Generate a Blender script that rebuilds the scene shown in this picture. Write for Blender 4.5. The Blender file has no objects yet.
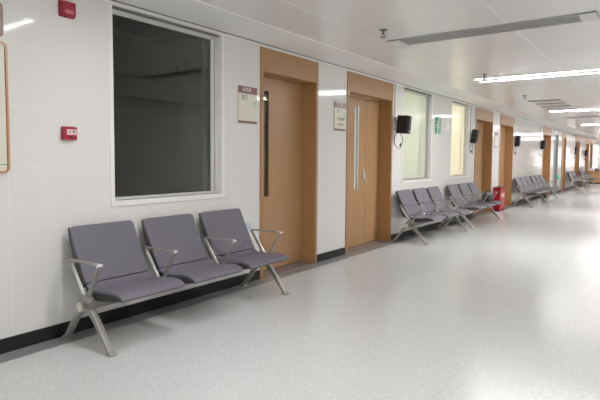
import bpy, bmesh, math, random
from mathutils import Vector, Matrix
random.seed(7)
scene = bpy.context.scene
COL = scene.collection

# ------------------------------------------------------------------ materials
def new_mat(name):
    m = bpy.data.materials.new(name); m.use_nodes = True
    nt = m.node_tree
    return m, nt, nt.nodes['Principled BSDF']

def srgb(r, g, b):
    f = lambda c: (c/255/12.92) if c/255 <= .04045 else ((c/255+.055)/1.055)**2.4
    return (f(r), f(g), f(b), 1)

def plain(name, col, rough=.5, metal=0.0, noise=.06, scale=30, coat=0.0, spec=.5, bump=0.0):
    m, nt, b = new_mat(name)
    tc = nt.nodes.new('ShaderNodeTexCoord')
    n = nt.nodes.new('ShaderNodeTexNoise'); n.inputs['Scale'].default_value = scale; n.inputs['Detail'].default_value = 4
    nt.links.new(tc.outputs['Object'], n.inputs['Vector'])
    mix = nt.nodes.new('ShaderNodeMix'); mix.data_type = 'RGBA'
    mix.inputs['A'].default_value = (col[0]*(1-noise), col[1]*(1-noise), col[2]*(1-noise), 1)
    mix.inputs['B'].default_value = (min(1, col[0]*(1+noise)), min(1, col[1]*(1+noise)), min(1, col[2]*(1+noise)), 1)
    nt.links.new(n.outputs['Fac'], mix.inputs['Factor'])
    nt.links.new(mix.outputs['Result'], b.inputs['Base Color'])
    b.inputs['Roughness'].default_value = rough; b.inputs['Metallic'].default_value = metal
    b.inputs['Specular IOR Level'].default_value = spec
    b.inputs['Coat Weight'].default_value = coat
    if bump:
        bp = nt.nodes.new('ShaderNodeBump'); bp.inputs['Strength'].default_value = bump; bp.inputs['Distance'].default_value = .002
        nt.links.new(n.outputs['Fac'], bp.inputs['Height']); nt.links.new(bp.outputs['Normal'], b.inputs['Normal'])
    return m

def wood(name, col, rough=.38, dark=.86):
    m, nt, b = new_mat(name)
    tc = nt.nodes.new('ShaderNodeTexCoord')
    mp = nt.nodes.new('ShaderNodeMapping'); mp.inputs['Scale'].default_value = (40, 40, 1.6)
    nt.links.new(tc.outputs['Object'], mp.inputs['Vector'])
    n = nt.nodes.new('ShaderNodeTexNoise'); n.inputs['Scale'].default_value = 2.2; n.inputs['Detail'].default_value = 6
    n.inputs['Distortion'].default_value = .4
    nt.links.new(mp.outputs['Vector'], n.inputs['Vector'])
    cr = nt.nodes.new('ShaderNodeValToRGB')
    cr.color_ramp.elements[0].position = .3; cr.color_ramp.elements[1].position = .75
    cr.color_ramp.elements[0].color = (col[0]*dark, col[1]*dark, col[2]*dark, 1); cr.color_ramp.elements[1].color = col
    nt.links.new(n.outputs['Fac'], cr.inputs['Fac']); nt.links.new(cr.outputs['Color'], b.inputs['Base Color'])
    b.inputs['Roughness'].default_value = rough; b.inputs['Specular IOR Level'].default_value = .3
    return m

def math_node(nt, op, a, bb=None):
    n = nt.nodes.new('ShaderNodeMath'); n.operation = op
    for i, v in enumerate((a, bb)):
        if v is None: continue
        if isinstance(v, (int, float)): n.inputs[i].default_value = v
        else: nt.links.new(v, n.inputs[i])
    return n.outputs[0]

def line_mask(nt, coord, period, offset, width):
    """1 on lines repeating along coord"""
    s = math_node(nt, 'SUBTRACT', coord, offset)
    s = math_node(nt, 'ADD', s, period*200.5)
    md = math_node(nt, 'MODULO', s, period)
    d = math_node(nt, 'ABSOLUTE', math_node(nt, 'SUBTRACT', md, period/2))
    return math_node(nt, 'LESS_THAN', d, width/2)

def tile_wall(name, col, axis='Y', offs=1.548, joint=(.80, .79, .765, 1), rough=.08):
    m, nt, b = new_mat(name)
    tc = nt.nodes.new('ShaderNodeTexCoord'); sp = nt.nodes.new('ShaderNodeSeparateXYZ')
    nt.links.new(tc.outputs['Object'], sp.inputs[0])
    h = line_mask(nt, sp.outputs[axis], .785, offs, .005)
    v = line_mask(nt, sp.outputs['Z'], .405, .0, .005)
    mk = math_node(nt, 'MAXIMUM', h, v)
    # cell id for very slight tile to tile tilt
    cb = nt.nodes.new('ShaderNodeCombineXYZ')
    nt.links.new(math_node(nt, 'FLOOR', math_node(nt, 'DIVIDE', math_node(nt, 'SUBTRACT', sp.outputs[axis], offs), .785)), cb.inputs[0])
    nt.links.new(math_node(nt, 'FLOOR', math_node(nt, 'DIVIDE', sp.outputs['Z'], .405)), cb.inputs[1])
    wn = nt.nodes.new('ShaderNodeTexWhiteNoise'); nt.links.new(cb.outputs[0], wn.inputs['Vector'])
    n = nt.nodes.new('ShaderNodeTexNoise'); n.inputs['Scale'].default_value = 2.5; n.inputs['Detail'].default_value = 5
    nt.links.new(tc.outputs['Object'], n.inputs['Vector'])
    mix = nt.nodes.new('ShaderNodeMix'); mix.data_type = 'RGBA'
    mix.inputs['A'].default_value = tuple(c*.955 for c in col[:3])+(1,)
    mix.inputs['B'].default_value = col
    f = math_node(nt, 'ADD', math_node(nt, 'MULTIPLY', n.outputs['Fac'], .7), math_node(nt, 'MULTIPLY', wn.outputs['Value'], .3))
    nt.links.new(f, mix.inputs['Factor'])
    mix2 = nt.nodes.new('ShaderNodeMix'); mix2.data_type = 'RGBA'
    nt.links.new(mk, mix2.inputs['Factor']); nt.links.new(mix.outputs['Result'], mix2.inputs['A']); mix2.inputs['B'].default_value = joint
    nt.links.new(mix2.outputs['Result'], b.inputs['Base Color'])
    b.inputs['Roughness'].default_value = rough; b.inputs['Specular IOR Level'].default_value = .24
    # gentle waviness of the polished faces
    n2 = nt.nodes.new('ShaderNodeTexNoise'); n2.inputs['Scale'].default_value = 1.7; n2.inputs['Detail'].default_value = 1
    nt.links.new(tc.outputs['Object'], n2.inputs['Vector'])
    hh = math_node(nt, 'SUBTRACT', math_node(nt, 'MULTIPLY', n2.outputs['Fac'], 1.0), math_node(nt, 'MULTIPLY', mk, .12))
    bp = nt.nodes.new('ShaderNodeBump'); bp.inputs['Strength'].default_value = .3; bp.inputs['Distance'].default_value = .010
    nt.links.new(hh, bp.inputs['Height']); nt.links.new(bp.outputs['Normal'], b.inputs['Normal'])
    return m

def floor_mat():
    m, nt, b = new_mat('terrazzo_vinyl')
    tc = nt.nodes.new('ShaderNodeTexCoord'); sp = nt.nodes.new('ShaderNodeSeparateXYZ')
    nt.links.new(tc.outputs['Object'], sp.inputs[0])
    v = nt.nodes.new('ShaderNodeTexVoronoi'); v.inputs['Scale'].default_value = 130; v.inputs['Randomness'].default_value = 1
    nt.links.new(tc.outputs['Object'], v.inputs['Vector'])
    cr = nt.nodes.new('ShaderNodeValToRGB'); e = cr.color_ramp.elements
    bw = nt.nodes.new('ShaderNodeSeparateColor'); nt.links.new(v.outputs['Color'], bw.inputs[0])
    e[0].position = 0; e[0].color = (.43, .44, .445, 1)
    e[1].position = .12; e[1].color = (.525, .535, .54, 1)
    a = e.new(.2); a.color = (.535, .547, .556, 1)
    a = e.new(.8); a.color = (.558, .570, .580, 1)
    a = e.new(1.0); a.color = (.67, .675, .68, 1)
    nt.links.new(bw.outputs[0], cr.inputs['Fac'])
    n = nt.nodes.new('ShaderNodeTexNoise'); n.inputs['Scale'].default_value = 1.1; n.inputs['Detail'].default_value = 3
    nt.links.new(tc.outputs['Object'], n.inputs['Vector'])
    mx = nt.nodes.new('ShaderNodeMix'); mx.data_type = 'RGBA'; mx.blend_type = 'MULTIPLY'
    mx.inputs['Factor'].default_value = 1
    g = nt.nodes.new('ShaderNodeValToRGB'); g.color_ramp.elements[0].color = (.93, .93, .92, 1); g.color_ramp.elements[1].color = (1.03, 1.03, 1.03, 1)
    nt.links.new(n.outputs['Fac'], g.inputs['Fac'])
    nt.links.new(cr.outputs['Color'], mx.inputs['A']); nt.links.new(g.outputs['Color'], mx.inputs['B'])
    ln = line_mask(nt, sp.outputs['X'], 2.0, .5, .007)
    m2 = nt.nodes.new('ShaderNodeMix'); m2.data_type = 'RGBA'
    nt.links.new(ln, m2.inputs['Factor']); nt.links.new(mx.outputs['Result'], m2.inputs['A']); m2.inputs['B'].default_value = (.48, .485, .485, 1)
    nt.links.new(m2.outputs['Result'], b.inputs['Base Color'])
    b.inputs['Roughness'].default_value = .22
    b.inputs['Specular IOR Level'].default_value = .34
    bp = nt.nodes.new('ShaderNodeBump'); bp.inputs['Strength'].default_value = .08; bp.inputs['Distance'].default_value = .003
    n3 = nt.nodes.new('ShaderNodeTexNoise'); n3.inputs['Scale'].default_value = 9; n3.inputs['Detail'].default_value = 2
    nt.links.new(tc.outputs['Object'], n3.inputs['Vector'])
    nt.links.new(n3.outputs['Fac'], bp.inputs['Height']); nt.links.new(bp.outputs['Normal'], b.inputs['Normal'])
    return m

def ceiling_mat(name, y0, dy, x0, dx, col, lines=True):
    m, nt, b = new_mat(name)
    tc = nt.nodes.new('ShaderNodeTexCoord'); sp = nt.nodes.new('ShaderNodeSeparateXYZ')
    nt.links.new(tc.outputs['Object'], sp.inputs[0])
    wide = line_mask(nt, sp.outputs['X'], dx, x0, .030)
    thin = line_mask(nt, sp.outputs['Y'], dy, y0, .014)
    mk = math_node(nt, 'MAXIMUM', wide, math_node(nt, 'MULTIPLY', thin, .7))
    cb = nt.nodes.new('ShaderNodeCombineXYZ')
    nt.links.new(math_node(nt, 'FLOOR', math_node(nt, 'DIVIDE', math_node(nt, 'SUBTRACT', sp.outputs['X'], x0), dx)), cb.inputs[0])
    nt.links.new(math_node(nt, 'FLOOR', math_node(nt, 'DIVIDE', math_node(nt, 'SUBTRACT', sp.outputs['Y'], y0), dy)), cb.inputs[1])
    wn = nt.nodes.new('ShaderNodeTexWhiteNoise'); nt.links.new(cb.outputs[0], wn.inputs['Vector'])
    base = nt.nodes.new('ShaderNodeMix'); base.data_type = 'RGBA'
    base.inputs['A'].default_value = tuple(c*.93 for c in col[:3])+(1,); base.inputs['B'].default_value = col
    nt.links.new(wn.outputs['Value'], base.inputs['Factor'])
    m2 = nt.nodes.new('ShaderNodeMix'); m2.data_type = 'RGBA'
    nt.links.new(mk, m2.inputs['Factor']); nt.links.new(base.outputs['Result'], m2.inputs['A']); m2.inputs['B'].default_value = (.97, .965, .945, 1)
    nt.links.new(m2.outputs['Result'], b.inputs['Base Color'])
    b.inputs['Roughness'].default_value = .22
    b.inputs['Specular IOR Level'].default_value = .5
    return m

def emission(name, col, strength):
    m = bpy.data.materials.new(name); m.use_nodes = True; nt = m.node_tree
    nt.nodes.remove(nt.nodes['Principled BSDF'])
    e = nt.nodes.new('ShaderNodeEmission'); e.inputs[0].default_value = col; e.inputs[1].default_value = strength
    nt.links.new(e.outputs[0], nt.nodes['Material Output'].inputs[0])
    return m

def glass(name, tint, ior=1.5, rough=.02):
    m = bpy.data.materials.new(name); m.use_nodes = True; nt = m.node_tree
    nt.nodes.remove(nt.nodes['Principled BSDF'])
    t = nt.nodes.new('ShaderNodeBsdfTransparent'); t.inputs[0].default_value = tint
    g = nt.nodes.new('ShaderNodeBsdfGlossy'); g.inputs['Roughness'].default_value = rough; g.inputs[0].default_value = (.9, .9, .9, 1)
    fr = nt.nodes.new('ShaderNodeFresnel'); fr.inputs[0].default_value = ior
    mx = nt.nodes.new('ShaderNodeMixShader')
    nt.links.new(fr.outputs[0], mx.inputs[0]); nt.links.new(t.outputs[0], mx.inputs[1]); nt.links.new(g.outputs[0], mx.inputs[2])
    nt.links.new(mx.outputs[0], nt.nodes['Material Output'].inputs[0])
    return m

def frosted(name, col, rough=.2):
    m = bpy.data.materials.new(name); m.use_nodes = True; nt = m.node_tree
    nt.nodes.remove(nt.nodes['Principled BSDF'])
    t = nt.nodes.new('ShaderNodeBsdfTranslucent'); t.inputs[0].default_value = col
    d = nt.nodes.new('ShaderNodeBsdfDiffuse'); d.inputs[0].default_value = tuple(c*.6 for c in col[:3])+(1,)
    a = nt.nodes.new('ShaderNodeMixShader'); a.inputs[0].default_value = .5
    nt.links.new(t.outputs[0], a.inputs[1]); nt.links.new(d.outputs[0], a.inputs[2])
    g = nt.nodes.new('ShaderNodeBsdfGlossy'); g.inputs['Roughness'].default_value = rough
    fr = nt.nodes.new('ShaderNodeFresnel'); fr.inputs[0].default_value = 1.3
    mx = nt.nodes.new('ShaderNodeMixShader')
    nt.links.new(fr.outputs[0], mx.inputs[0]); nt.links.new(a.outputs[0], mx.inputs[1]); nt.links.new(g.outputs[0], mx.inputs[2])
    nt.links.new(mx.outputs[0], nt.nodes['Material Output'].inputs[0])
    return m

M = {}
M['tile'] = tile_wall('cream_wall_tile', (.745, .73, .705, 1))
M['tile_end'] = tile_wall('cream_end_tile', (.745, .73, .705, 1), axis='X', offs=.2)
M['floor'] = floor_mat()
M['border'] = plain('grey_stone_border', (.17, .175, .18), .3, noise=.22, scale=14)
M['sill_stone'] = plain('brown_grey_threshold', (.13, .11, .10), .35, noise=.3, scale=20)
M['black_base'] = plain('black_skirting', (.008, .0085, .010), .5, spec=.2, noise=.1)
M['white_trim'] = plain('white_trim', (.82, .81, .77), .35, noise=.03)
M['soffit'] = plain('white_plaster', (.92, .91, .885), .6, noise=.02)
M['gap'] = plain('dark_gap', (.10, .10, .10), .7)
M['wood'] = wood('door_laminate', srgb(174, 127, 84))
M['wood_frame'] = wood('frame_laminate', srgb(164, 117, 71), rough=.42)
M['wood_far'] = wood('counter_laminate', srgb(176, 130, 82))
M['alu'] = plain('aluminium', (.55, .55, .53), .38, metal=.75, noise=.04)
M['alu_white'] = plain('white_aluminium', (.62, .61, .56), .35, noise=.03)
M['seat'] = plain('mauve_grey_seat_pad', srgb(87, 83, 94), .55, spec=.3, noise=.05, scale=220, bump=.15)
M['shell'] = plain('dark_grey_seat_shell', (.03, .029, .028), .6, spec=.2, noise=.06)
M['back_shell'] = plain('grey_back_shell', (.045, .043, .041), .6, spec=.2, noise=.06)
M['cast'] = plain('cast_aluminium', (.27, .258, .24), .42, metal=.4, noise=.05)
M['beam'] = plain('beam_metal', (.13, .12, .105), .45, metal=.3, noise=.05)
M['chrome'] = plain('bright_aluminium', (.80, .79, .77), .25, metal=.7, noise=.02)
M['cap'] = plain('cream_plastic_cap', (.66, .63, .54), .4, noise=.03)
M['rubber'] = plain('grey_rubber', (.16, .155, .15), .6)
M['red'] = plain('red_plastic', (.27, .006, .018), .45, noise=.06, spec=.25)
M['red_bright'] = plain('red_enamel', (.30, .003, .012), .5, noise=.08, spec=.2)
M['pink'] = plain('pale_pink_label', (.85, .55, .58), .5, noise=.03)
M['black'] = plain('black_plastic', (.009, .009, .0095), .5, spec=.25, noise=.1)
M['dark_mesh'] = plain('dark_speaker_mesh', (.014, .014, .015), .6, spec=.2, noise=.35, scale=500)
M['text_dark'] = plain('dark_lettering', (.05, .035, .03), .6)
M['text_light'] = plain('light_lettering', (.75, .68, .62), .6)
M['sign_cream'] = plain('cream_sign_panel', (.70, .655, .53), .35, noise=.02)
M['sign_brown'] = plain('brown_sign_band', (.16, .045, .035), .35, noise=.05)
M['sign_blue'] = plain('pale_blue_sign', (.50, .60, .72), .35, noise=.04)
M['orange_line'] = plain('orange_board_edge', (.48, .20, .08), .35, noise=.04)
M['green'] = plain('green_sign', (.018, .26, .12), .6, spec=.15, noise=.05)
M['green_white'] = plain('white_sign_mark', (.78, .86, .80), .7, spec=.15, noise=.02)
M['green_glow'] = emission('green_exit_glow', (.05, .9, .35, 1), .6)
M['tube'] = emission('fluorescent_tube', (1, .985, .965, 1), 130.0)
M['tube_dim'] = emission('dimmed_fluorescent_tube', (1, .985, .965, 1), 84.0)  # same tube, emission cut to even out the near wall and floor
M['fitting'] = plain('white_light_fitting', (.70, .70, .69), .4, noise=.02)
M['housing'] = plain('grey_light_housing', (.42, .42, .43), .5, noise=.02)
M['grille'] = plain('grey_grille', (.36, .36, .355), .45, metal=.3, noise=.04)
M['grille_dark'] = plain('grille_dark_duct', (.15, .15, .15), .6)
M['glass_dark'] = glass('dark_tinted_glass', (.46, .49, .46, 1), ior=1.40)
M['glass_clear'] = glass('blue_black_glass', (.45, .56, .66, 1))
M['frost_green'] = frosted('greenish_frosted_glass', (.70, .74, .62, 1))
M['frost_cream'] = frosted('cream_frosted_glass', (.84, .81, .65, 1))
M['frost_white'] = frosted('white_frosted_glass', (.92, .90, .88, 1))
M['strip_glass'] = plain('pale_lit_strip', (.86, .83, .74), .12, noise=.04)  # glow of the lit room behind is put into the pane's pale colour
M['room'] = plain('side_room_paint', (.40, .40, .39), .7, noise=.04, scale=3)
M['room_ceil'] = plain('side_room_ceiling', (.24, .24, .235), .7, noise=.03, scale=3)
M['metal_door'] = plain('grey_metal_door', (.30, .31, .31), .4, metal=.3, noise=.05)
M['bag'] = plain('black_bag_fabric', (.013, .013, .016), .55, noise=.3, scale=60, bump=.3)
M['socket'] = plain('pale_blue_white_plastic', (.58, .63, .68), .35, noise=.02)
M['paper'] = plain('white_card', (.80, .80, .80), .5, noise=.02)
M['ceil'] = ceiling_mat('metal_ceiling_panels', 3.47, .625, 1.045, 1.24, (.90, .885, .86, 1))

# ------------------------------------------------------------------ mesh helpers
def link_mesh(name, bm, mat, parent=None, smooth=False, bevel=0.0, seg=2):
    me = bpy.data.meshes.new(name); bm.normal_update(); bm.to_mesh(me); bm.free()
    o = bpy.data.objects.new(name, me); COL.objects.link(o)
    if mat: me.materials.append(mat)
    if smooth:
        for p in me.polygons: p.use_smooth = True
    if parent: o.parent = parent
    if bevel:
        md = o.modifiers.new('bevel', 'BEVEL'); md.width = bevel; md.segments = seg; md.limit_method = 'ANGLE'; md.angle_limit = math.radians(35)
    return o

def box(bm, x0, x1, y0, y1, z0, z1):
    vs = [bm.verts.new((x, y, z)) for x in (x0, x1) for y in (y0, y1) for z in (z0, z1)]
    for f in ((0, 1, 3, 2), (4, 6, 7, 5), (0, 4, 5, 1), (2, 3, 7, 6), (0, 2, 6, 4), (1, 5, 7, 3)):
        bm.faces.new([vs[i] for i in f])
    return vs

def boxes(*bs):
    bm = bmesh.new()
    for b in bs: box(bm, *b)
    return bm

def prism(bm, pts, y0, y1):
    """closed xz polygon extruded along y"""
    a = [bm.verts.new((p[0], y0, p[1])) for p in pts]
    b = [bm.verts.new((p[0], y1, p[1])) for p in pts]
    n = len(pts)
    bm.faces.new(a); bm.faces.new(b[::-1])
    for i in range(n):
        bm.faces.new((a[i], b[i], b[(i+1) % n], a[(i+1) % n]))
    bmesh.ops.recalc_face_normals(bm, faces=bm.faces)

def yz_prism(bm, pts, x0, x1):
    a = [bm.verts.new((x0, p[0], p[1])) for p in pts]
    b = [bm.verts.new((x1, p[0], p[1])) for p in pts]
    n = len(pts)
    bm.faces.new(a); bm.faces.new(b[::-1])
    for i in range(n):
        bm.faces.new((a[i], b[i], b[(i+1) % n], a[(i+1) % n]))
    bmesh.ops.recalc_face_normals(bm, faces=bm.faces)

def round_rect(y0, y1, z0, z1, r, n=5):
    out = []
    for cy, cz, a0 in ((y1-r, z1-r, 0), (y0+r, z1-r, 90), (y0+r, z0+r, 180), (y1-r, z0+r, 270)):
        for i in range(n+1):
            a = math.radians(a0+90*i/n); out.append((cy+r*math.cos(a), cz+r*math.sin(a)))
    return out

def tube(bm, pts, r, n=8, cap=True):
    pts = [Vector(p) for p in pts]; rings = []
    rs = r if isinstance(r, (list, tuple)) else [r]*len(pts)
    up = None
    for i, p in enumerate(pts):
        t = (pts[min(i+1, len(pts)-1)]-pts[max(i-1, 0)]).normalized()
        if up is None:
            up = Vector((0, 0, 1)) if abs(t.z) < .9 else Vector((1, 0, 0))
        s = t.cross(up)
        if s.length < 1e-4: s = t.cross(Vector((0, 1, 0)))
        s.normalize(); u = s.cross(t).normalized(); up = u
        rings.append([bm.verts.new(p+(s*math.cos(2*math.pi*k/n)+u*math.sin(2*math.pi*k/n))*rs[i]) for k in range(n)])
    for a, b in zip(rings, rings[1:]):
        for k in range(n):
            bm.faces.new((a[k], a[(k+1) % n], b[(k+1) % n], b[k]))
    if cap:
        bm.faces.new(rings[0][::-1]); bm.faces.new(rings[-1])
    bmesh.ops.recalc_face_normals(bm, faces=bm.faces)

def smooth_path(pts, n=6):
    """Catmull-Rom through 2D/3D points"""
    P = [Vector(p) for p in pts]; out = []
    for i in range(len(P)-1):
        p0 = P[max(i-1, 0)]; p1 = P[i]; p2 = P[i+1]; p3 = P[min(i+2, len(P)-1)]
        for k in range(n):
            t = k/n
            out.append(.5*((2*p1)+(p2-p0)*t+(2*p0-5*p1+4*p2-p3)*t*t+(3*p1-p0-3*p2+p3)*t**3))
    out.append(P[-1]); return out

def offset_path(pts, dist):
    """offset 2D path to its right-hand side (dist may be list)"""
    out = []
    for i, p in enumerate(pts):
        t = (pts[min(i+1, len(pts)-1)]-pts[max(i-1, 0)]).normalized()
        d = dist[i] if isinstance(dist, (list, tuple)) else dist
        out.append(p+Vector((t.y, -t.x))*d)
    return out

def fillet(pts, r, n=4, closed=True):
    out = []; N = len(pts)
    for i in range(N):
        p = Vector(pts[i])
        if not closed and i in (0, N-1): out.append(p); continue
        a = (Vector(pts[i-1])-p); b = (Vector(pts[(i+1) % N])-p)
        rr = r[i] if isinstance(r, (list, tuple)) else r
        rr = min(rr, a.length*.45, b.length*.45)
        pa = p+a.normalized()*rr; pb = p+b.normalized()*rr
        for k in range(n+1):
            t = k/n; out.append(pa*(1-t)**2+p*2*t*(1-t)+pb*t*t)
    return out

def strip(bm, path, th, y0, y1):
    """flat bar: open xz path with thickness th (list or number), width y0..y1"""
    n = len(path)
    ths = th if isinstance(th, (list, tuple)) else [th]*n
    a = offset_path(path, [t/2 for t in ths]); b = offset_path(path, [-t/2 for t in ths])
    prism(bm, [tuple(p) for p in a]+[tuple(p) for p in b[::-1]], y0, y1)

def empty(name, loc=(0, 0, 0), label=None, cat=None, group=None):
    o = bpy.data.objects.new(name, None); COL.objects.link(o); o.location = loc
    o.empty_display_size = .1
    if label: o['label'] = label
    if cat: o['category'] = cat
    if group: o['group'] = group
    return o

def tag(o, label, cat, group=None):
    o['label'] = label; o['category'] = cat
    if group: o['group'] = group
    return o

def struct(o, label=None):
    o['kind'] = 'structure'
    if label: o['label'] = label
    return o

def copy_tree(o, parent=None):
    c = o.copy(); COL.objects.link(c)
    c.parent = parent
    for ch in list(o.children): copy_tree(ch, c)
    return c

def text_mesh(name, txt, size, mat, parent, loc, rot=(math.pi/2, 0, math.pi/2), ext=.0012):
    if not txt: return None
    cu = bpy.data.curves.new('txt', 'FONT'); cu.body = txt; cu.size = size; cu.extrude = ext; cu.align_x = 'CENTER'; cu.align_y = 'CENTER'
    cu.resolution_u = 2
    t = bpy.data.objects.new('txt', cu); COL.objects.link(t)
    dg = bpy.context.evaluated_depsgraph_get()
    me = bpy.data.meshes.new_from_object(t.evaluated_get(dg))
    bpy.data.objects.remove(t)
    o = bpy.data.objects.new(name, me); COL.objects.link(o)
    me.materials.clear(); me.materials.append(mat)
    me.transform(Matrix.Translation(loc) @ Matrix.Rotation(rot[2], 4, 'Z') @ Matrix.Rotation(rot[0], 4, 'X'))
    o.parent = parent
    return o

# ------------------------------------------------------------------ the setting
ZT = 2.45      # top of wall finish
ZC = 2.487     # ceiling
XR = 5.1       # opposite wall
YB, YE = -4.0, 38.0
CX = lambda x: 3.472+(x-3.472)*1.031   # ceiling features were surveyed on the trim level
CY = lambda y: y*1.031

struct(link_mesh('floor', boxes((-.32, XR, YB, YE, -.1, 0)), M['floor']))

DOORS = [  # y0, y1, recess, zopen
    (4.06, 5.14, .20, 2.20), (5.83, 7.21, .20, 2.185), (11.39, 12.78, .20, 2.19), (13.44, 14.82, .20, 2.19),
    (18.97, 20.45, .22, 2.17), (21.13, 21.98, .05, 2.25), (22.90, 23.90, .05, 2.17), (26.5, 28.0, .22, 2.17),
    (30.2, 31.6, .22, 2.17), (32.2, 33.25, .22, 2.17)]
WINS = [(2.32, 3.50, .95), (7.60, 8.82, .94), (9.86, 10.95, .95), (33.7, 37.2, .80)]
openings = sorted([(d[0], d[1], 0, ZT) for d in DOORS]+[(w[0], w[1], w[2], ZT) for w in WINS[:3]]+[(33.7, 37.2, .80, 2.25)])
bm = bmesh.new(); y = YB
for (a, b, z0, z1) in openings:
    box(bm, -.25, 0, y, a, 0, ZT)
    if z0 > 0: box(bm, -.25, 0, a, b, 0, z0)
    if z1 < ZT: box(bm, -.25, 0, a, b, z1, ZT)
    y = b
box(bm, -.25, 0, y, YE, 0, ZT)
box(bm, -.25, -.03, YB, YE, ZT, ZC+.08)
struct(link_mesh('wall_left', bm, M['tile']))

# skirting between the doors
bm = bmesh.new(); y = YB
for d in DOORS:
    box(bm, -.01, .012, y, d[0], 0, .098); y = d[1]
box(bm, -.01, .012, y, YE, 0, .098)
struct(link_mesh('baseboard_left', bm, M['black_base'], bevel=.003))
struct(link_mesh('trim_1', boxes((.0, .16, YB, YE, -.02, .0015)), M['border']), 'dark grey border strip of the floor along the wall')
bm = boxes((-.03, .014, YB, YE, ZT, ZT+.024))
struct(link_mesh('trim_2', bm, M['white_trim']), 'white edge strip at the top of the wall')
struct(link_mesh('trim_3', boxes((-.03, -.005, YB, YE, ZT+.024, ZC+.02)), M['gap']), 'dark shadow gap between wall and ceiling')

# ceiling: flat plastered margin, then a slightly raised field of metal panels
XM = .50
struct(link_mesh('ceiling', boxes((XM, XR, YB, YE, ZC+.006, ZC+.1)), M['ceil']))
struct(link_mesh('trim_4', boxes((.006, XM, YB, YE, ZC, ZC+.1), (XM-.012, XM+.012, YB, YE, ZC-.004, ZC+.02)), M['soffit']), 'white plaster margin of the ceiling')

# opposite wall, rear wall, end wall (seen in reflections)
struct(link_mesh('wall_right', boxes((XR, XR+.2, YB, YE, 0, ZC+.1)), M['tile']))
struct(link_mesh('wall_back', boxes((-.25, XR+.2, YB-.2, YB, 0, ZC+.1)), M['tile_end']))
struct(link_mesh('wall_end', boxes((-.25, 1.0, YE, YE+.2, 0, ZC+.1), (1.0, 4.2, YE, YE+.2, 0, .8), (1.0, 4.2, YE, YE+.2, 2.2, ZC+.1), (4.2, XR+.2, YE, YE+.2, 0, ZC+.1)), M['tile_end']))

for n, (a, b) in enumerate(((11.5, 12.9), (20.0, 21.4), (30.6, 32.0), (34.0, 35.4), (36.2, 37.6))):
    d = empty('door_%d' % (11+n), (XR, a, 0)); struct(d, 'brown door in the opposite wall')
    W = b-a
    link_mesh('door_frame', boxes((-.012, .05, 0, .06, 0, ZT), (-.012, .05, W-.06, W, 0, ZT), (-.012, .05, .06, W-.06, 2.19, ZT)), M['wood_frame'], d, bevel=.003)
    link_mesh('door_leaf', boxes((-.004, .04, .062, W*.64, .006, 2.186)), M['wood'], d, bevel=.002)
    link_mesh('door_leaf', boxes((-.004, .04, W*.64+.006, W-.062, .006, 2.186)), M['wood'], d, bevel=.002)

# dim room behind the first window
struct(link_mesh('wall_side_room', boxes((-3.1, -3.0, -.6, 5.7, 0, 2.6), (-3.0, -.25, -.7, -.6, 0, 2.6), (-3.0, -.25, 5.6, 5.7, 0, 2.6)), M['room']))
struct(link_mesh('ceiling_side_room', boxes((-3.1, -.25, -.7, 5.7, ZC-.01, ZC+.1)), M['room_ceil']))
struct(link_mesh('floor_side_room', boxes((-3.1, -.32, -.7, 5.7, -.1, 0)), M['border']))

def bounds_frame(y0, y1, z0, z1, x0, x1, t, tb=None):
    tb = t if tb is None else tb
    return [(x0, x1, y0, y0+t, z0, z1), (x0, x1, y1-t, y1, z0, z1), (x0, x1, y0+t, y1-t, z1-t, z1), (x0, x1, y0+t, y1-t, z0, z0+tb)]

# ---- windows
def window(n, y0, y1, z0, z1, gmat, label, sash_at=None, frame='alu_white'):
    w = empty('window_%d' % n, (0, y0, z0)); struct(w, label)
    H = z1-z0; W = y1-y0
    tr = link_mesh('window_trim', boxes((-.055, .008, -.028, .006, -.04, H), (-.055, .008, W-.006, W+.03, -.04, H), (-.055, .012, -.028, W+.03, -.045, .0)), M['white_trim'], w, bevel=.003)
    fr = link_mesh('window_frame', boxes(*bounds_frame(.006, W-.006, 0, H, -.13, -.055, .024, .02)), M[frame], w, bevel=.002)
    link_mesh('top_track', boxes((-.054, -.02, .006, W-.006, H-.012, H)), M['gap'], w)
    if sash_at:
        link_mesh('sash', boxes((-.125, -.095, sash_at, sash_at+.03, .02, H-.035), (-.092, -.062, W-.075, W-.041, .02, H-.035), (-.092, -.062, .03, W-.075, H-.045, H-.024)), M[frame], w, bevel=.002)
    link_mesh('glass_pane', boxes((-.085, -.079, .02, W-.02, .01, H-.02)), M[gmat], w)
    return w
window(1, 2.32, 3.50, .95, ZT, 'glass_dark', 'dark window of tinted glass in a white frame', sash_at=1.03)
window(2, 7.60, 8.82, .94, ZT, 'frost_green', 'greenish frosted window', sash_at=.9, frame='alu')
window(3, 9.86, 10.95, .95, ZT, 'frost_cream', 'cream lit frosted window', sash_at=.8)
window(4, 33.7, 37.2, .80, 2.25, 'frost_white', 'bright far window')
w5 = empty('window_5', (1.0, YE, .8)); struct(w5, 'bright window in the end wall')
link_mesh('window_frame', boxes((0, .06, .02, .1, 0, 1.4), (3.14, 3.2, .02, .1, 0, 1.4), (1.57, 1.63, .02, .1, 0, 1.4), (0, 3.2, .02, .1, 1.34, 1.4), (0, 3.2, .02, .1, 0, .05)), M['wood_frame'], w5)
link_mesh('glass_pane', boxes((.05, 3.15, .05, .056, .03, 1.36)), M['frost_white'], w5)

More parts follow.
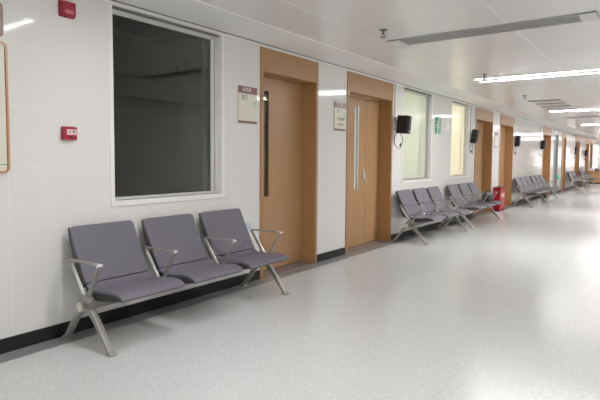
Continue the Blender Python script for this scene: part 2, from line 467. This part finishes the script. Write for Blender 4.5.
# ---- doors, each recessed in a full-height laminate frame
def door(n, y0, y1, rec, zo, style, label):
    d = empty('door_%d' % n, (0, y0, 0)); struct(d, label)
    W = y1-y0; j = .058
    fm = M['metal_door'] if style == 'metal' else M['wood_frame']
    lm = M['metal_door'] if style == 'metal' else M['wood']
    bmf = boxes((-rec-.05, .012, .0, j, 0, ZT), (-rec-.05, .012, W-j*.8, W, 0, ZT), (-rec-.05, .010, j, W-j*.8, zo, ZT))
    link_mesh('door_frame', bmf, fm, d, bevel=.003)
    link_mesh('threshold', boxes((-rec-.04, .0, j, W-j*.8, -.01, .003)), M['sill_stone'], d)
    ya, yb = j+.002, W-j*.8-.002; X0, X1 = -rec-.045, -rec
    if style in ('single', 'metal'):
        g0, g1, h0, h1 = ya+.19, ya+.328, .85, 2.045
        if style == 'metal':
            link_mesh('door_leaf', boxes((X0, X1, ya, yb, .008, zo-.004)), lm, d, bevel=.002)
        else:
            lf = link_mesh('door_leaf', boxes((X0, X1, ya, g0, .008, zo-.004), (X0, X1, g1, yb, .008, zo-.004), (X0, X1, g0, g1, .008, h0), (X0, X1, g0, g1, h1, zo-.004)), lm, d)
            link_mesh('vision_strip', boxes((X0+.015, X1-.012, g0, g1, h0, h1)), M['glass_clear'], lf)
            link_mesh('strip_bead', boxes(*bounds_frame(g0-.006, g1+.006, h0-.006, h1+.006, X1-.006, X1+.004, .008)), lm, lf)
    else:
        sp = ya+(yb-ya)*.665
        g0, g1, h0, h1 = sp-.345, sp-.225, .85, 2.04
        lf = link_mesh('door_leaf', boxes((X0, X1, ya, g0, .008, zo-.004), (X0, X1, g1, sp-.003, .008, zo-.004), (X0, X1, g0, g1, .008, h0), (X0, X1, g0, g1, h1, zo-.004)), lm, d)
        link_mesh('vision_strip', boxes((X0+.01, X1-.02, g0, g1, h0, h1)), M['strip_glass'], lf)
        link_mesh('strip_bead', boxes((X1-.02, X1+.004, g0-.004, g0+.012, h0-.012, h1+.012), (X1-.02, X1+.004, g1-.03, g1+.006, h0-.012, h1+.012)), M['alu'], lf)
        link_mesh('door_leaf', boxes((X0, X1, sp+.003, yb, .008, zo-.004)), lm, d, bevel=.002)
        bmh = bmesh.new(); box(bmh, X1-.001, X1+.008, sp-.062, sp-.022, .92, 1.14)
        tube(bmh, [(X1, sp-.042, 1.04), (X1+.05, sp-.042, 1.04), (X1+.055, sp-.06, 1.04), (X1+.055, sp-.17, 1.04)], .009)
        tube(bmh, [(X1, sp-.042, .97), (X1+.02, sp-.042, .97)], .012)
        link_mesh('door_handle', bmh, M['chrome'], lf, bevel=.002)
        link_mesh('hinge_gap', boxes((X1-.012, X1+.001, sp-.0028, sp+.0028, .008, zo-.004)), M['gap'], lf)
    return d
styles = ['single', 'double', 'double', 'double', 'double', 'metal', 'flush', 'double', 'double', 'single']
dl = ['single brown wood door by the dark window', 'double brown wood door with steel handle', 'brown door recess before the red box', 'brown door recess after the red box',
      'far brown door recess beyond the joined benches', 'grey metal door', 'narrow brown door', 'far brown door recess', 'very far brown door recess', 'last brown door recess']
for i, (d, s) in enumerate(zip(DOORS, styles)):
    door(i+1, *d, 'single' if s == 'flush' else s, dl[i])

# ------------------------------------------------------------------ ceiling fittings
def ceiling_light(y, label, tm='tube'):
    o = empty('ceiling_light', (CX(1.14), y, ZC+.006), label, 'ceiling light', 'twin tube ceiling lights')
    L = 2.44
    bmh = bmesh.new()
    prism(bmh, [(0, 0), (L, 0), (L, -.010), (0, -.010)], -.17, .17)
    link_mesh('housing', bmh, M['housing'], o, bevel=.003)
    for s in (-1, 1):
        bmt = bmesh.new()          # shallow lens of a tube recessed in the housing
        yz_prism(bmt, [(s*.135+.0145*math.cos(a), -.0099-.002*math.sin(a)) for a in [math.pi*i/6 for i in range(7)]], .03, L-.03)
        t = link_mesh('light_tube', bmt, M[tm], o)
        for xx in (.0, L-.03):
            link_mesh('lamp_holder', boxes((xx, xx+.03, s*.135-.022, s*.135+.022, -.016, -.008)), M['fitting'], t, bevel=.002)
    return o
for y, lab in ((-3.7, 'twin tube ceiling light behind the viewpoint'), (2.12, 'twin tube ceiling light above the viewpoint, seen mirrored in the wall tiles'),
               (CY(7.63), 'nearest visible twin tube ceiling light, long bright lines by the right edge'),
               (CY(13.37), 'second visible twin tube ceiling light, just past the group of short diffusers'),
               (CY(18.99), 'third visible twin tube ceiling light, small and far'), (CY(24.6), 'fourth twin tube ceiling light, far down the corridor'),
               (CY(30.2), 'fifth twin tube ceiling light, near the far counter')):
    ceiling_light(y, lab, 'tube_dim' if y < 4 else 'tube')

def diffuser(x0, x1, y0, y1, label, caps=True, n=4, z=ZC+.006, group='linear ceiling diffusers'):
    o = empty('ceiling_diffuser', (x0, y0, z), label, 'air vent', group)
    L, W = x1-x0, y1-y0; c = .13 if caps else .015
    link_mesh('duct', boxes((c, L-c, .02, W-.02, -.004, -.001)), M['grille_dark'], o)
    link_mesh('frame', boxes((0, L, 0, .022, -.012, 0), (0, L, W-.022, W, -.012, 0), (0, .015, 0, W, -.012, 0), (L-.015, L, 0, W, -.012, 0)), M['grille'], o, bevel=.002)
    bml = bmesh.new()
    for k in range(n):
        yy = .03+(W-.06)*(k+.5)/n; w = (W-.06)/n*.36
        prism_pts = ((yy-w, -.011), (yy+w*.6, -.011), (yy+w, -.004), (yy-w*.6, -.004))
        yz_prism(bml, prism_pts, c, L-c)
    link_mesh('slats', bml, M['grille'], o)
    if caps:
        for xx in (.0, L-c):
            link_mesh('end_cap', boxes((xx, xx+c, .0, W, -.013, 0)), M['fitting'], o, bevel=.002)
    return o
diffuser(CX(1.18), CX(2.98), CY(4.60), CY(4.86), 'long grey linear ceiling diffuser with white ends, nearest the camera')
for k, yy in enumerate((10.8, 11.45, 12.1, 12.8)):
    diffuser(CX(1.19), CX(1.77), CY(yy), CY(yy+.22), ['first', 'second', 'third', 'fourth'][k]+' short grey ceiling diffuser counted from the camera, before the second light', caps=False, n=3, group='short ceiling diffusers')
diffuser(CX(1.19), CX(1.95), CY(15.4), CY(15.75), 'short grey ceiling diffuser just behind the second ceiling light', caps=False, n=3, group='short ceiling diffusers')
# diffusers inside the dim room
diffuser(-.95, -.68, .8, 3.5, 'dark ceiling diffuser inside the dim room, upper left behind the glass', caps=False, n=3, z=ZC-.01, group='diffusers in the dim room')
diffuser(-2.8, -1.2, 4.8, 5.05, 'dark ceiling diffuser at the back of the dim room behind the glass', caps=False, n=3, z=ZC-.01, group='diffusers in the dim room')

M['bronze'] = plain('dull_sprinkler_metal', (.10, .095, .085), .4, metal=.4)
def sprinkler(x, y, label, z=ZC+.006):
    o = empty('sprinkler', (x, y, z), label, 'sprinkler', 'ceiling sprinklers')
    bm = bmesh.new(); tube(bm, [(0, 0, 0), (0, 0, -.006), (0, 0, -.010)], [.04, .038, .02], 14); link_mesh('rose', bm, M['bronze'], o)
    bm = bmesh.new(); tube(bm, [(0, 0, -.008), (0, 0, -.035), (0, 0, -.045)], [.012, .011, .007], 10)
    for s in (-1, 1): tube(bm, [(s*.010, 0, -.035), (s*.018, 0, -.05), (s*.010, 0, -.068)], .003, 6)
    link_mesh('body', bm, M['bronze'], o)
    bm = bmesh.new(); tube(bm, [(0, 0, -.066), (0, 0, -.070)], [.026, .026], 14); link_mesh('deflector', bm, M['bronze'], o)
sprinkler(CX(1.345), CY(4.20), 'small metal sprinkler beside the near end of the long ceiling diffuser')
sprinkler(CX(1.40), CY(7.15), 'small metal sprinkler beside the nearest twin tube light')
sprinkler(CX(1.34), CY(9.85), 'small metal sprinkler before the group of short diffusers')
sprinkler(-1.75, 4.45, 'small sprinkler on the ceiling of the dim room behind the glass', z=ZC-.01)

# ------------------------------------------------------------------ benches
SEATP, SW, NS = .617, .52, 3
LEGS = (.035, 1.895)                      # y of end frames relative to the bench origin
def make_bench(label):
    root = empty('waiting_bench', (0, 0, 0), label, 'bench', 'three-seat waiting benches along the wall')
    back = smooth_path([(.093, .800), (.150, .680), (.218, .548), (.268, .455), (.288, .427)], 5)
    seat = smooth_path([(.291, .421), (.320, .399), (.375, .390), (.48, .401), (.585, .412), (.645, .406), (.685, .391), (.703, .372)], 5)
    for k in range(NS):
        y0 = .052+k*SEATP; y1 = y0+SW
        # backrest pad, with rounded top corners
        bm = bmesh.new(); strip_pad(bm, back, .018, y0, y1, top_round=.035)
        b = link_mesh('backrest', bm, M['seat'], root, smooth=False, bevel=.006, seg=2)
        bm = bmesh.new()
        off = offset_path(back, .0185); n = len(off)
        prof = [tuple(p) for p in off]+[tuple(p) for p in offset_path(back, [.034+.05*math.sin(math.pi*min(1, i/(n-1)*.75)) for i in range(n)])[::-1]]
        prism(bm, prof, y0+.002, y1-.002)
        link_mesh('back_shell', bm, M['back_shell'], b, bevel=.004)
        # seat pad and shell
        bm = bmesh.new(); strip_pad(bm, seat, .018, y0, y1, top_round=0)
        s = link_mesh('seat', bm, M['seat'], root, bevel=.006, seg=2)
        off = offset_path(seat, .0185); n = len(off)
        prof = [tuple(p) for p in off]+[tuple(p) for p in offset_path(seat, [.024+.046*math.sin(math.pi*(i/(n-1))**.8) for i in range(n)])[::-1]]
        bm = bmesh.new(); prism(bm, prof, y0+.003, y1-.003)
        link_mesh('seat_shell', bm, M['shell'], s, bevel=.004)
        bm = boxes((.315, .415, y0+.13, y0+.19, .325, .37), (.315, .415, y1-.19, y1-.13, .325, .37), (.33, .40, y0+.05, y1-.05, .348, .362))
        link_mesh('bracket', bm, M['shell'], s, bevel=.003)
    # crossbeam under the seats
    link_mesh('crossbeam', boxes((.325, .405, -.0, LEGS[1]+.02, .272, .326)), M['beam'], root, bevel=.006)
    # end frames
    for yl in LEGS:
        bm = bmesh.new()
        hub = fillet([(.235, .236), (.300, .222), (.372, .268), (.385, .340), (.325, .360), (.240, .310)], .035)
        prism(bm, [tuple(p) for p in hub], yl-.022, yl+.022)
        h = link_mesh('hub', bm, M['cast'], root, bevel=.006)
        s = -1 if yl == LEGS[0] else 1
        bm = bmesh.new(); tube(bm, [(.272, yl+s*.020, .268), (.272, yl+s*.027, .268), (.272, yl+s*.030, .268)], [.034, .034, .028], 20)
        link_mesh('hub_cap', bm, M['cap'], h)
        for pts, ths, w in (([(.325, .290), (.42, .215), (.508, .115), (.592, .014)], [.056, .050, .040, .030], .021),
                            ([(.285, .262), (.20, .185), (.125, .088), (.062, .014)], [.050, .043, .036, .029], .021)):
            p = smooth_path(pts, 5); n = len(p)
            th = [ths[0]+(ths[-1]-ths[0])*(i/(n-1))**.8 for i in range(n)]
            bm = bmesh.new(); strip(bm, p, th, yl-w, yl+w)
            leg = link_mesh('leg', bm, M['cast'], root, bevel=.008, seg=3)
            ex, d = (pts[-1][0], 1 if pts[-1][0] > .3 else -1)
            bm = bmesh.new()
            prism(bm, [tuple(q) for q in fillet([(ex-.030, .0), (ex+.034, .0), (ex+.030, .012), (ex+.012, .024), (ex-.016, .024), (ex-.028, .012)], .006, 2)], yl-.026, yl+.026)
            link_mesh('foot', bm, M['cast'], leg, bevel=.004)
    # armrests: a flat triangular loop in each gap and at both ends
    for k in range(NS+1):
        ya = (.010, .630, 1.268, 1.905)[k]
        outer = fillet([(.335, .330), (.154, .580), (.525, .588), (.368, .330)], [.01, .018, .022, .01], 5, closed=False)
        bm = bmesh.new(); strip(bm, outer, [.016 if i in (0, len(outer)-1) else .013 for i in range(len(outer))], ya-.014, ya+.014)
        a = link_mesh('armrest', bm, M['chrome'] if False else M['cast'], root, bevel=.004)
        bm = bmesh.new(); prism(bm, [tuple(q) for q in fillet([(.500, .575), (.532, .571), (.533, .594), (.502, .597)], .008, 3)], ya-.017, ya+.017)
        link_mesh('arm_tip', bm, M['chrome'], a, bevel=.004)
        bm = bmesh.new(); strip(bm, [Vector((.342, .338)), Vector((.172, .566))], .006, ya-.010, ya+.010)
        for v in bm.verts: v.co.x += .006; v.co.z += .004
        link_mesh('bright_strip', bm, M['chrome'], a)
        bm = bmesh.new(); prism(bm, [(.325, .318), (.405, .318), (.400, .352), (.372, .366), (.334, .366)], ya-.018, ya+.018)
        link_mesh('arm_base', bm, M['cast'], a, bevel=.004)
    return root

def strip_pad(bm, path, th, y0, y1, top_round=0):
    """upholstered sheet following an xz path; corner radius at the start of the path"""
    a = path; b = offset_path(path, th); n = len(path)
    L = [0.0]
    for i in range(1, n): L.append(L[-1]+(path[i]-path[i-1]).length)
    # insert extra rows close to the rounded end
    if top_round:
        ext = []
        for f in (0, .12, .3, .55, .8, 1.0): ext.append(top_round*f)
        t0 = (path[1]-path[0]).normalized()
        keep = [i for i in range(n) if L[i] > top_round*1.05]
        a = [path[0]+t0*e for e in ext]+[path[i] for i in keep]
        LL = ext+[L[i] for i in keep]
        b = offset_path(a, th)
    else:
        LL = L
    rows = []
    for i in range(len(a)):
        ins = 0
        if top_round and LL[i] < top_round:
            q = top_round-LL[i]; ins = top_round-math.sqrt(max(0, top_round**2-q*q))
        rows.append([bm.verts.new((p[0], yy, p[1])) for p, yy in ((a[i], y0+ins), (a[i], y1-ins), (b[i], y1-ins), (b[i], y0+ins))])
    for r, s in zip(rows, rows[1:]):
        for k in range(4):
            bm.faces.new((r[k], r[(k+1) % 4], s[(k+1) % 4], s[k]))
    bm.faces.new(rows[0][::-1]); bm.faces.new(rows[-1])
    bmesh.ops.recalc_face_normals(bm, faces=bm.faces)

BENCHES = [
    (1.850, 'grey three-seat waiting bench under the dark window, largest and nearest the camera'),
    (7.18, 'grey three-seat waiting bench under the greenish frosted window, right after the double door'),
    (9.43, 'grey three-seat waiting bench beside the red box, with a black bag on its last seat'),
    (14.70, 'grey three-seat waiting bench past the red box, nearer of two standing end to end'),
    (16.68, 'grey three-seat waiting bench standing end to end behind another, black bag past its far end'),
    (23.95, 'small far grey waiting bench beyond the narrow brown door, nearer of the last two'),
    (27.6, 'farthest grey waiting bench, just before the far wooden counter')]
proto = make_bench(BENCHES[0][1])
for i, (yy, lab) in enumerate(BENCHES):
    o = proto if i == 0 else copy_tree(proto)
    o.location = (0, yy, 0); o['label'] = lab

# ------------------------------------------------------------------ things on the wall
# red fire devices
o = empty('fire_sounder', (0, 1.962, 2.325), 'red square fire sounder high on the tiles, above the call point', 'alarm')
bm = bmesh.new(); yz_prism(bm, round_rect(-.058, .058, -.056, .056, .012), .0, .012); link_mesh('base', bm, M['red'], o)
bm = bmesh.new(); yz_prism(bm, round_rect(-.052, .052, -.050, .050, .012), .012, .042); link_mesh('cover', bm, M['red'], o, bevel=.006)
bm = bmesh.new(); yz_prism(bm, round_rect(-.03, .03, -.034, -.008, .008), .0415, .0435); link_mesh('lens', bm, plain('pink_lens', (.50, .10, .14), .3), o)
o = empty('fire_call_point', (0, 1.955, 1.456), 'red fire call point with a pale label, left of the dark window', 'alarm')
bm = bmesh.new(); yz_prism(bm, round_rect(-.052, .052, -.047, .047, .008), 0, .038); link_mesh('housing', bm, M['red'], o, bevel=.004)
l = link_mesh('label_plate', boxes((.038, .0405, -.026, .044, -.010, .028)), M['pink'], o)
text_mesh('lettering', '火 警', .024, M['text_dark'], l, (.0412, .009, .009))
link_mesh('reset_slot', boxes((.038, .040, -.006, .014, -.032, -.020)), M['black'], o)

# board at the left edge
o = empty('notice_board', (0, 1.10, 1.72), 'cream notice board with brown heading and orange rounded outline, cut by the left edge', 'sign')
bm = bmesh.new(); yz_prism(bm, round_rect(-.44, .435, -.53, .56, .03), .001, .012); link_mesh('panel', bm, M['sign_cream'], o)
bm = bmesh.new(); yz_prism(bm, round_rect(-.44, .432, .325, .545, .03), .010, .020); hd = link_mesh('heading', bm, M['sign_brown'], o)
text_mesh('lettering', '就诊须知', .13, M['text_light'], hd, (.0212, .02, .435))
bm = bmesh.new()
outr = round_rect(-.45, .452, -.538, .30, .035); inr = round_rect(-.44, .440, -.526, .288, .028)
A = [[bm.verts.new((x, p[0], p[1])) for p in outr] for x in (.001, .018)]; B = [[bm.verts.new((x, p[0], p[1])) for p in inr] for x in (.001, .018)]
N = len(outr)
for i in range(N):
    k = (i+1) % N
    bm.faces.new((A[1][i], A[1][k], B[1][k], B[1][i])); bm.faces.new((A[0][i], A[0][k], A[1][k], A[1][i])); bm.faces.new((B[0][i], B[1][i], B[1][k], B[0][k]))
bmesh.ops.recalc_face_normals(bm, faces=bm.faces)
link_mesh('outline', bm, M['orange_line'], o)
link_mesh('rule', boxes((.012, .0135, -.42, .435, -.485, -.480)), M['green'], o)

# room signs
def room_sign(y, z, w, h, head, num, lines, label):
    o = empty('room_sign', (0, y, z), label, 'sign', 'door signs')
    bm = bmesh.new(); yz_prism(bm, round_rect(-w/2, w/2, -h/2, h/2, .008), 0, .012); link_mesh('panel', bm, M['sign_cream'], o, bevel=.002)
    hd = link_mesh('header', boxes((.006, .0165, -w/2-.002, w/2+.002, h/2-.070, h/2+.002)), M['sign_brown'], o, bevel=.003)
    text_mesh('lettering', head, .042, M['text_light'], hd, (.0172, -.02, h/2-.034))
    link_mesh('footer', boxes((.006, .0165, -w/2, w/2, -h/2-.002, -h/2+.022)), M['sign_brown'], o, bevel=.003)
    text_mesh('lettering', num, .072, M['text_dark'], o, (.0125, -w/2+.085, h/2-.112))
    for t, zz in lines: text_mesh('lettering', t, .046, M['text_dark'], o, (.0125, .012, zz))
    link_mesh('rule', boxes((.012, .0132, -w/2+.01, w/2-.01, h/2-.176, h/2-.173)), M['socket'], o)
    bm = bmesh.new(); tube(bm, [(.012, w/2-.035, h/2-.15), (.014, w/2-.035, h/2-.15)], .012, 10)
    box(bm, .012, .0135, w/2-.042, w/2-.028, h/2-.20, h/2-.162)
    link_mesh('emblem', bm, plain('pale_green_mark', (.25, .48, .36), .5), o)
    return o
room_sign(3.860, 1.825, .275, .365, '候诊室', '301', [], 'cream room sign with brown header reading 301, left of the single door')
room_sign(5.648, 1.835, .275, .36, '诊疗室', '11', [('主任医师', -.035), ('办公室', -.105)], 'cream room sign with two lines of small writing, left of the double door')
o = room_sign(13.10, 1.78, .25, .36, '', '', [], 'small cream sign on the pier between the two doors by the red box')
link_mesh('blue_panel', boxes((.0, .014, .15, .29, -.03, .20)), M['sign_blue'], o)

# exit sign
o = empty('exit_sign', (0, 9.125, 1.915), 'green and white vertical exit sign on the pier between the two frosted windows', 'sign')
bm = bmesh.new(); yz_prism(bm, round_rect(-.125, .125, -.155, .155, .006), 0, .012); link_mesh('panel', bm, M['green'], o, bevel=.002)
bm = bmesh.new()
tube(bm, [(.012, .035, .118), (.0135, .035, .118)], .020, 12)                       # head
def limb(a, b, t):
    a = Vector(a); b = Vector(b); d = (b-a).normalized(); s = Vector((-d.y, d.x))*t/2
    yz_prism(bm, [tuple(a+s), tuple(a-s), tuple(b-s), tuple(b+s)], .012, .0135)
for a, b, t in (((.02, .092), (-.012, .030), .040), ((-.012, .035), (.045, .005), .024), ((.045, .01), (.03, -.03), .02),
                ((-.012, .035), (-.045, .0), .024), ((-.045, .004), (-.09, .0), .02), ((.02, .085), (.075, .055), .016), ((.015, .085), (-.04, .075), .016)):
    limb(a, b, t)
link_mesh('running_figure', bm, M['green_white'], o)
text_mesh('lettering', '安全\n出口', .085, M['green_white'], o, (.0125, 0, -.088))

# wall socket by the third seat
o = empty('wall_socket', (0, 3.893, .578), 'pale wall socket plate low on the tiles behind the third seat', 'socket')
bm = bmesh.new(); yz_prism(bm, round_rect(-.043, .043, -.060, .060, .008), 0, .010); link_mesh('plate', bm, M['socket'], o, bevel=.003)
link_mesh('socket_holes', boxes((.010, .0106, -.014, -.009, -.02, .0), (.010, .0106, .009, .014, -.02, .0), (.010, .0106, -.003, .003, .012, .024)), M['text_dark'], o)

# loudspeakers on brackets
def speaker(y, z, label, w=.20, d=.19, h=.30, tilt=12, yaw=0, xo=.16, up_cable=True):
    o = empty('wall_speaker', (0, y, z), label, 'speaker', 'wall loudspeakers')
    R = Matrix.Translation((xo, 0, 0)) @ Matrix.Rotation(math.radians(yaw), 4, 'Z') @ Matrix.Rotation(math.radians(tilt), 4, 'Y')
    bm = bmesh.new()
    pts = [(-d/2, -w*.36), (d/2-.02, -w/2), (d/2, -w/2+.02), (d/2, w/2-.02), (d/2-.02, w/2), (-d/2, w*.36)]
    a = [bm.verts.new((p[0], p[1], -h/2)) for p in pts]; b = [bm.verts.new((p[0], p[1], h/2)) for p in pts]
    bm.faces.new(a); bm.faces.new(b)
    for i in range(6): bm.faces.new((a[i], a[(i+1) % 6], b[(i+1) % 6], b[i]))
    bmesh.ops.recalc_face_normals(bm, faces=bm.faces); bm.transform(R)
    c = link_mesh('cabinet', bm, M['black'], o, bevel=.008)
    bm = boxes((d/2-.002, d/2+.006, -w/2+.018, w/2-.018, -h/2+.018, h/2-.018)); bm.transform(R)
    link_mesh('grille', bm, M['dark_mesh'], c, bevel=.004)
    bm = boxes((d/2+.006, d/2+.008, -.03, .03, -h/2+.03, -h/2+.045)); bm.transform(R)
    link_mesh('badge', bm, M['grille'], c)
    bm = bmesh.new(); box(bm, 0, .012, -.05, .05, -.10, .12)
    tube(bm, [(.006, 0, .06), (.05, 0, .06), (xo-d*.35, 0, .03)], .014, 8)
    link_mesh('bracket', bm, M['grille'], o, bevel=.003)
    bm = bmesh.new()
    if up_cable: tube(bm, [(.012, -.06, ZT-z), (.010, -.06, .3), (.012, -.055, .1), (.03, -.04, .02), (xo-.06, -.02, -.02)], .005, 6)
    loop = smooth_path([(xo-.05, 0, -h/2), (xo-.03, .03, -h/2-.08), (xo-.05, .03, -h/2-.19), (.07, 0, -h/2-.23), (.02, -.05, -h/2-.17), (.014, -.06, -h/2-.06), (.05, -.03, -h/2+.03)], 6)
    tube(bm, loop, .0055, 6)
    link_mesh('cable', bm, M['black'], o, smooth=True)
    bm = bmesh.new(); tube(bm, [(xo-.055, .03, -h/2-.15), (xo-.075, .025, -h/2-.195)], .011, 8); link_mesh('plug', bm, M['black'], o)
    return o
speaker(7.33, 1.825, 'black wall loudspeaker with a hanging cable loop, between the double door and greenish window', xo=.14, d=.20, w=.13, h=.28, tilt=4)
speaker(11.08, 1.79, 'black tilted wall loudspeaker beside the cream lit window', tilt=10, w=.15, d=.12, h=.30, xo=.085)
speaker(14.97, 1.81, 'black wall loudspeaker over the joined benches, right of a brown door', tilt=5, w=.15, d=.12, h=.31, xo=.085)
speaker(18.5, 1.79, 'black wall loudspeaker just before the far brown door recess', tilt=4, w=.15, d=.12, h=.30, xo=.09)
speaker(26.05, 1.74, 'tiny far black wall loudspeaker above the last benches, nearer of two', tilt=4, w=.16, d=.10, h=.34, xo=.09, up_cable=False)
speaker(29.75, 1.66, 'tiny farthest black wall loudspeaker, near the end of the corridor', tilt=4, w=.16, d=.12, h=.30, xo=.09, up_cable=False)

# low green glow sign
o = empty('floor_exit_light', (0, 22.28, .62), 'tiny glowing green exit light low on the wall, right of the grey metal door', 'sign')
link_mesh('housing', boxes((0, .02, -.16, .16, -.08, .08)), M['green'], o, bevel=.003)
link_mesh('glow_panel', boxes((.02, .022, -.14, .14, -.06, .06)), M['green_glow'], o)

# ------------------------------------------------------------------ things on the floor
# red extinguisher box
o = empty('fire_extinguisher_box', (.014, 12.93, 0), 'bright red fire extinguisher box on the floor between two brown doors', 'fire box')
W, D, Hh = .165, .44, .605
link_mesh('body', boxes((0, W, 0, D, .03, Hh)), M['red_bright'], o, bevel=.006)
link_mesh('lid', boxes((-.003, W+.006, -.006, D+.006, Hh-.025, Hh)), M['red_bright'], o, bevel=.004)
d = link_mesh('door', boxes((W, W+.007, .02, D-.02, .07, Hh-.045)), plain('red_door_panel', (.46, .02, .04), .45, spec=.2), o, bevel=.003)
text_mesh('lettering', '灭火器', .11, M['text_light'], d, (W+.008, D/2, .40))
link_mesh('latch', boxes((W+.007, W+.016, D-.07, D-.05, .29, .35)), M['chrome'], d, bevel=.002)
for yy in (.02, D-.06):
    link_mesh('foot', boxes((.01, W-.01, yy, yy+.04, 0, .03)), M['black'], o)

# bags: a soft lump body with handles
def bag(name, loc, sx, sy, sz, label, seed):
    rnd = random.Random(seed)
    o = empty(name, loc, label, 'bag')
    bm = bmesh.new(); bmesh.ops.create_cube(bm, size=2)
    bmesh.ops.subdivide_edges(bm, edges=bm.edges, cuts=5, use_grid_fill=True)
    for v in bm.verts:
        c = v.co.copy()
        f = 1-.22*max(0, c.z)**2
        sph = c.normalized()
        c = c*.62+Vector((sph.x, sph.y, sph.z))*.42
        w = .05*math.sin(7*c.x+seed)+.05*math.sin(9*c.y+2*seed)+.04*math.sin(8*c.z)
        v.co = Vector((c.x*f*(1+w)*sx, c.y*f*(1+w)*sy, max(0, (c.z+1)*.5)*sz*2*(.5)))
    zmin = min(v.co.z for v in bm.verts)
    for v in bm.verts: v.co.z -= zmin
    link_mesh('body', bm, M['bag'], o, smooth=True)
    for s in (-1, 1):
        bm = bmesh.new()
        tube(bm, smooth_path([(s*sx*.25, -sy*.45, sz*.80), (s*sx*.3, -sy*.3, sz*1.12), (s*sx*.3, sy*.3, sz*1.12), (s*sx*.25, sy*.45, sz*.80)], 6), .008, 6)
        link_mesh('handle', bm, M['bag'], o, smooth=True)
    bm = boxes((sx*.9, sx*.97, -sy*.4, sy*.4, sz*.40, sz*.46)); link_mesh('zip', bm, M['grille'], o)
    return o
bag('handbag', (.41, 11.02, .405), .075, .17, .20, 'black handbag on the last seat of the bench beside the red box', 3)
bag('rucksack', (.13, 18.80, 0), .09, .13, .20, 'small black bag on the floor just past the far end of the joined benches', 5)

# far counter
o = empty('reception_counter', (0, 31.75, 0), 'far light-wood reception counter across the right edge of the corridor', 'counter')
link_mesh('body', boxes((.02, 2.2, .03, .62, .08, .68)), M['wood_far'], o, bevel=.006)
link_mesh('plinth', boxes((.04, 2.18, .06, .6, 0, .08)), M['black_base'], o)
link_mesh('worktop', boxes((.015, 2.25, .0, .66, .68, .72)), M['wood_far'], o, bevel=.006)
o = empty('telephone', (.40, 31.92, .72), 'small dark telephone on the far wooden counter', 'telephone')
bm = bmesh.new(); prism(bm, [(-.10, 0), (.10, 0), (.10, .045), (-.10, .09)], -.09, .09); link_mesh('base', bm, M['black'], o, bevel=.006)
bm = bmesh.new(); tube(bm, [(-.09, -.06, .115), (-.02, -.06, .135), (.05, -.06, .115), (.09, -.06, .075)], [.03, .018, .018, .03], 10); link_mesh('handset', bm, M['black'], o, smooth=True)
o = empty('paper_box', (.16, 31.95, .72), 'small white box on the far wooden counter, left of the telephone', 'box')
link_mesh('body', boxes((-.10, .10, -.12, .12, 0, .13)), M['paper'], o, bevel=.004)
link_mesh('lid', boxes((-.104, .104, -.124, .124, .10, .14)), M['paper'], o, bevel=.004)

# ------------------------------------------------------------------ light behind the frosted panes
def area(name, loc, rot, sx, sy, power, col):
    l = bpy.data.lights.new(name, 'AREA'); l.shape = 'RECTANGLE'; l.size = sx; l.size_y = sy; l.energy = power; l.color = col
    ob = bpy.data.objects.new(name, l); COL.objects.link(ob); ob.location = loc; ob.rotation_euler = rot
    return ob
RX = (0, -math.pi/2, 0)   # shine toward +x
area('room_lamp', (-1.2, 8.2, 1.7), RX, 1.6, 1.3, 75, (1, .98, .90))
area('room_lamp', (-1.2, 10.4, 1.7), RX, 1.6, 1.2, 105, (1, .97, .88))
area('daylight', (-1.0, 35.4, 1.6), RX, 1.6, 3.4, 1000, (1, .97, .97))
area('daylight', (2.6, YE+1.2, 1.5), (math.pi/2, 0, math.pi), 3.2, 1.6, 1000, (1, .97, .97)).rotation_euler = (-math.pi/2, 0, 0)

# ------------------------------------------------------------------ world, camera, settings
w = bpy.data.worlds.new('World'); scene.world = w; w.use_nodes = True
w.node_tree.nodes['Background'].inputs[0].default_value = (.5, .5, .5, 1); w.node_tree.nodes['Background'].inputs[1].default_value = .02

F, yaw, pit, rol, sy, cx, ch = 504.6, .62755, -.05988, .00719, -11.593, 3.4721, 1.2918
fw = Vector((-math.sin(yaw)*math.cos(pit), math.cos(yaw)*math.cos(pit), math.sin(pit)))
r0 = fw.cross(Vector((0, 0, 1))).normalized(); u0 = r0.cross(fw)
r = r0*math.cos(rol)+u0*math.sin(rol); u = u0*math.cos(rol)-r0*math.sin(rol)
cam = bpy.data.cameras.new('camera'); co = bpy.data.objects.new('camera', cam); COL.objects.link(co)
cam.sensor_width = 36; cam.lens = F/600*36; cam.shift_y = sy/600; cam.clip_start = .05; cam.clip_end = 200
co.matrix_world = Matrix(((r.x, u.x, -fw.x, cx), (r.y, u.y, -fw.y, 0), (r.z, u.z, -fw.z, ch), (0, 0, 0, 1)))
scene.camera = co
scene.view_settings.view_transform = 'Standard'
scene.view_settings.look = 'None'
scene.view_settings.exposure = .60
scene.view_settings.gamma = 1.3
scene.cycles.use_denoising = True
scene.cycles.max_bounces = 10; scene.cycles.diffuse_bounces = 6; scene.cycles.glossy_bounces = 5; scene.cycles.transparent_max_bounces = 8
scene.cycles.caustics_reflective = False; scene.cycles.caustics_refractive = False
scene.cycles.sample_clamp_indirect = 6
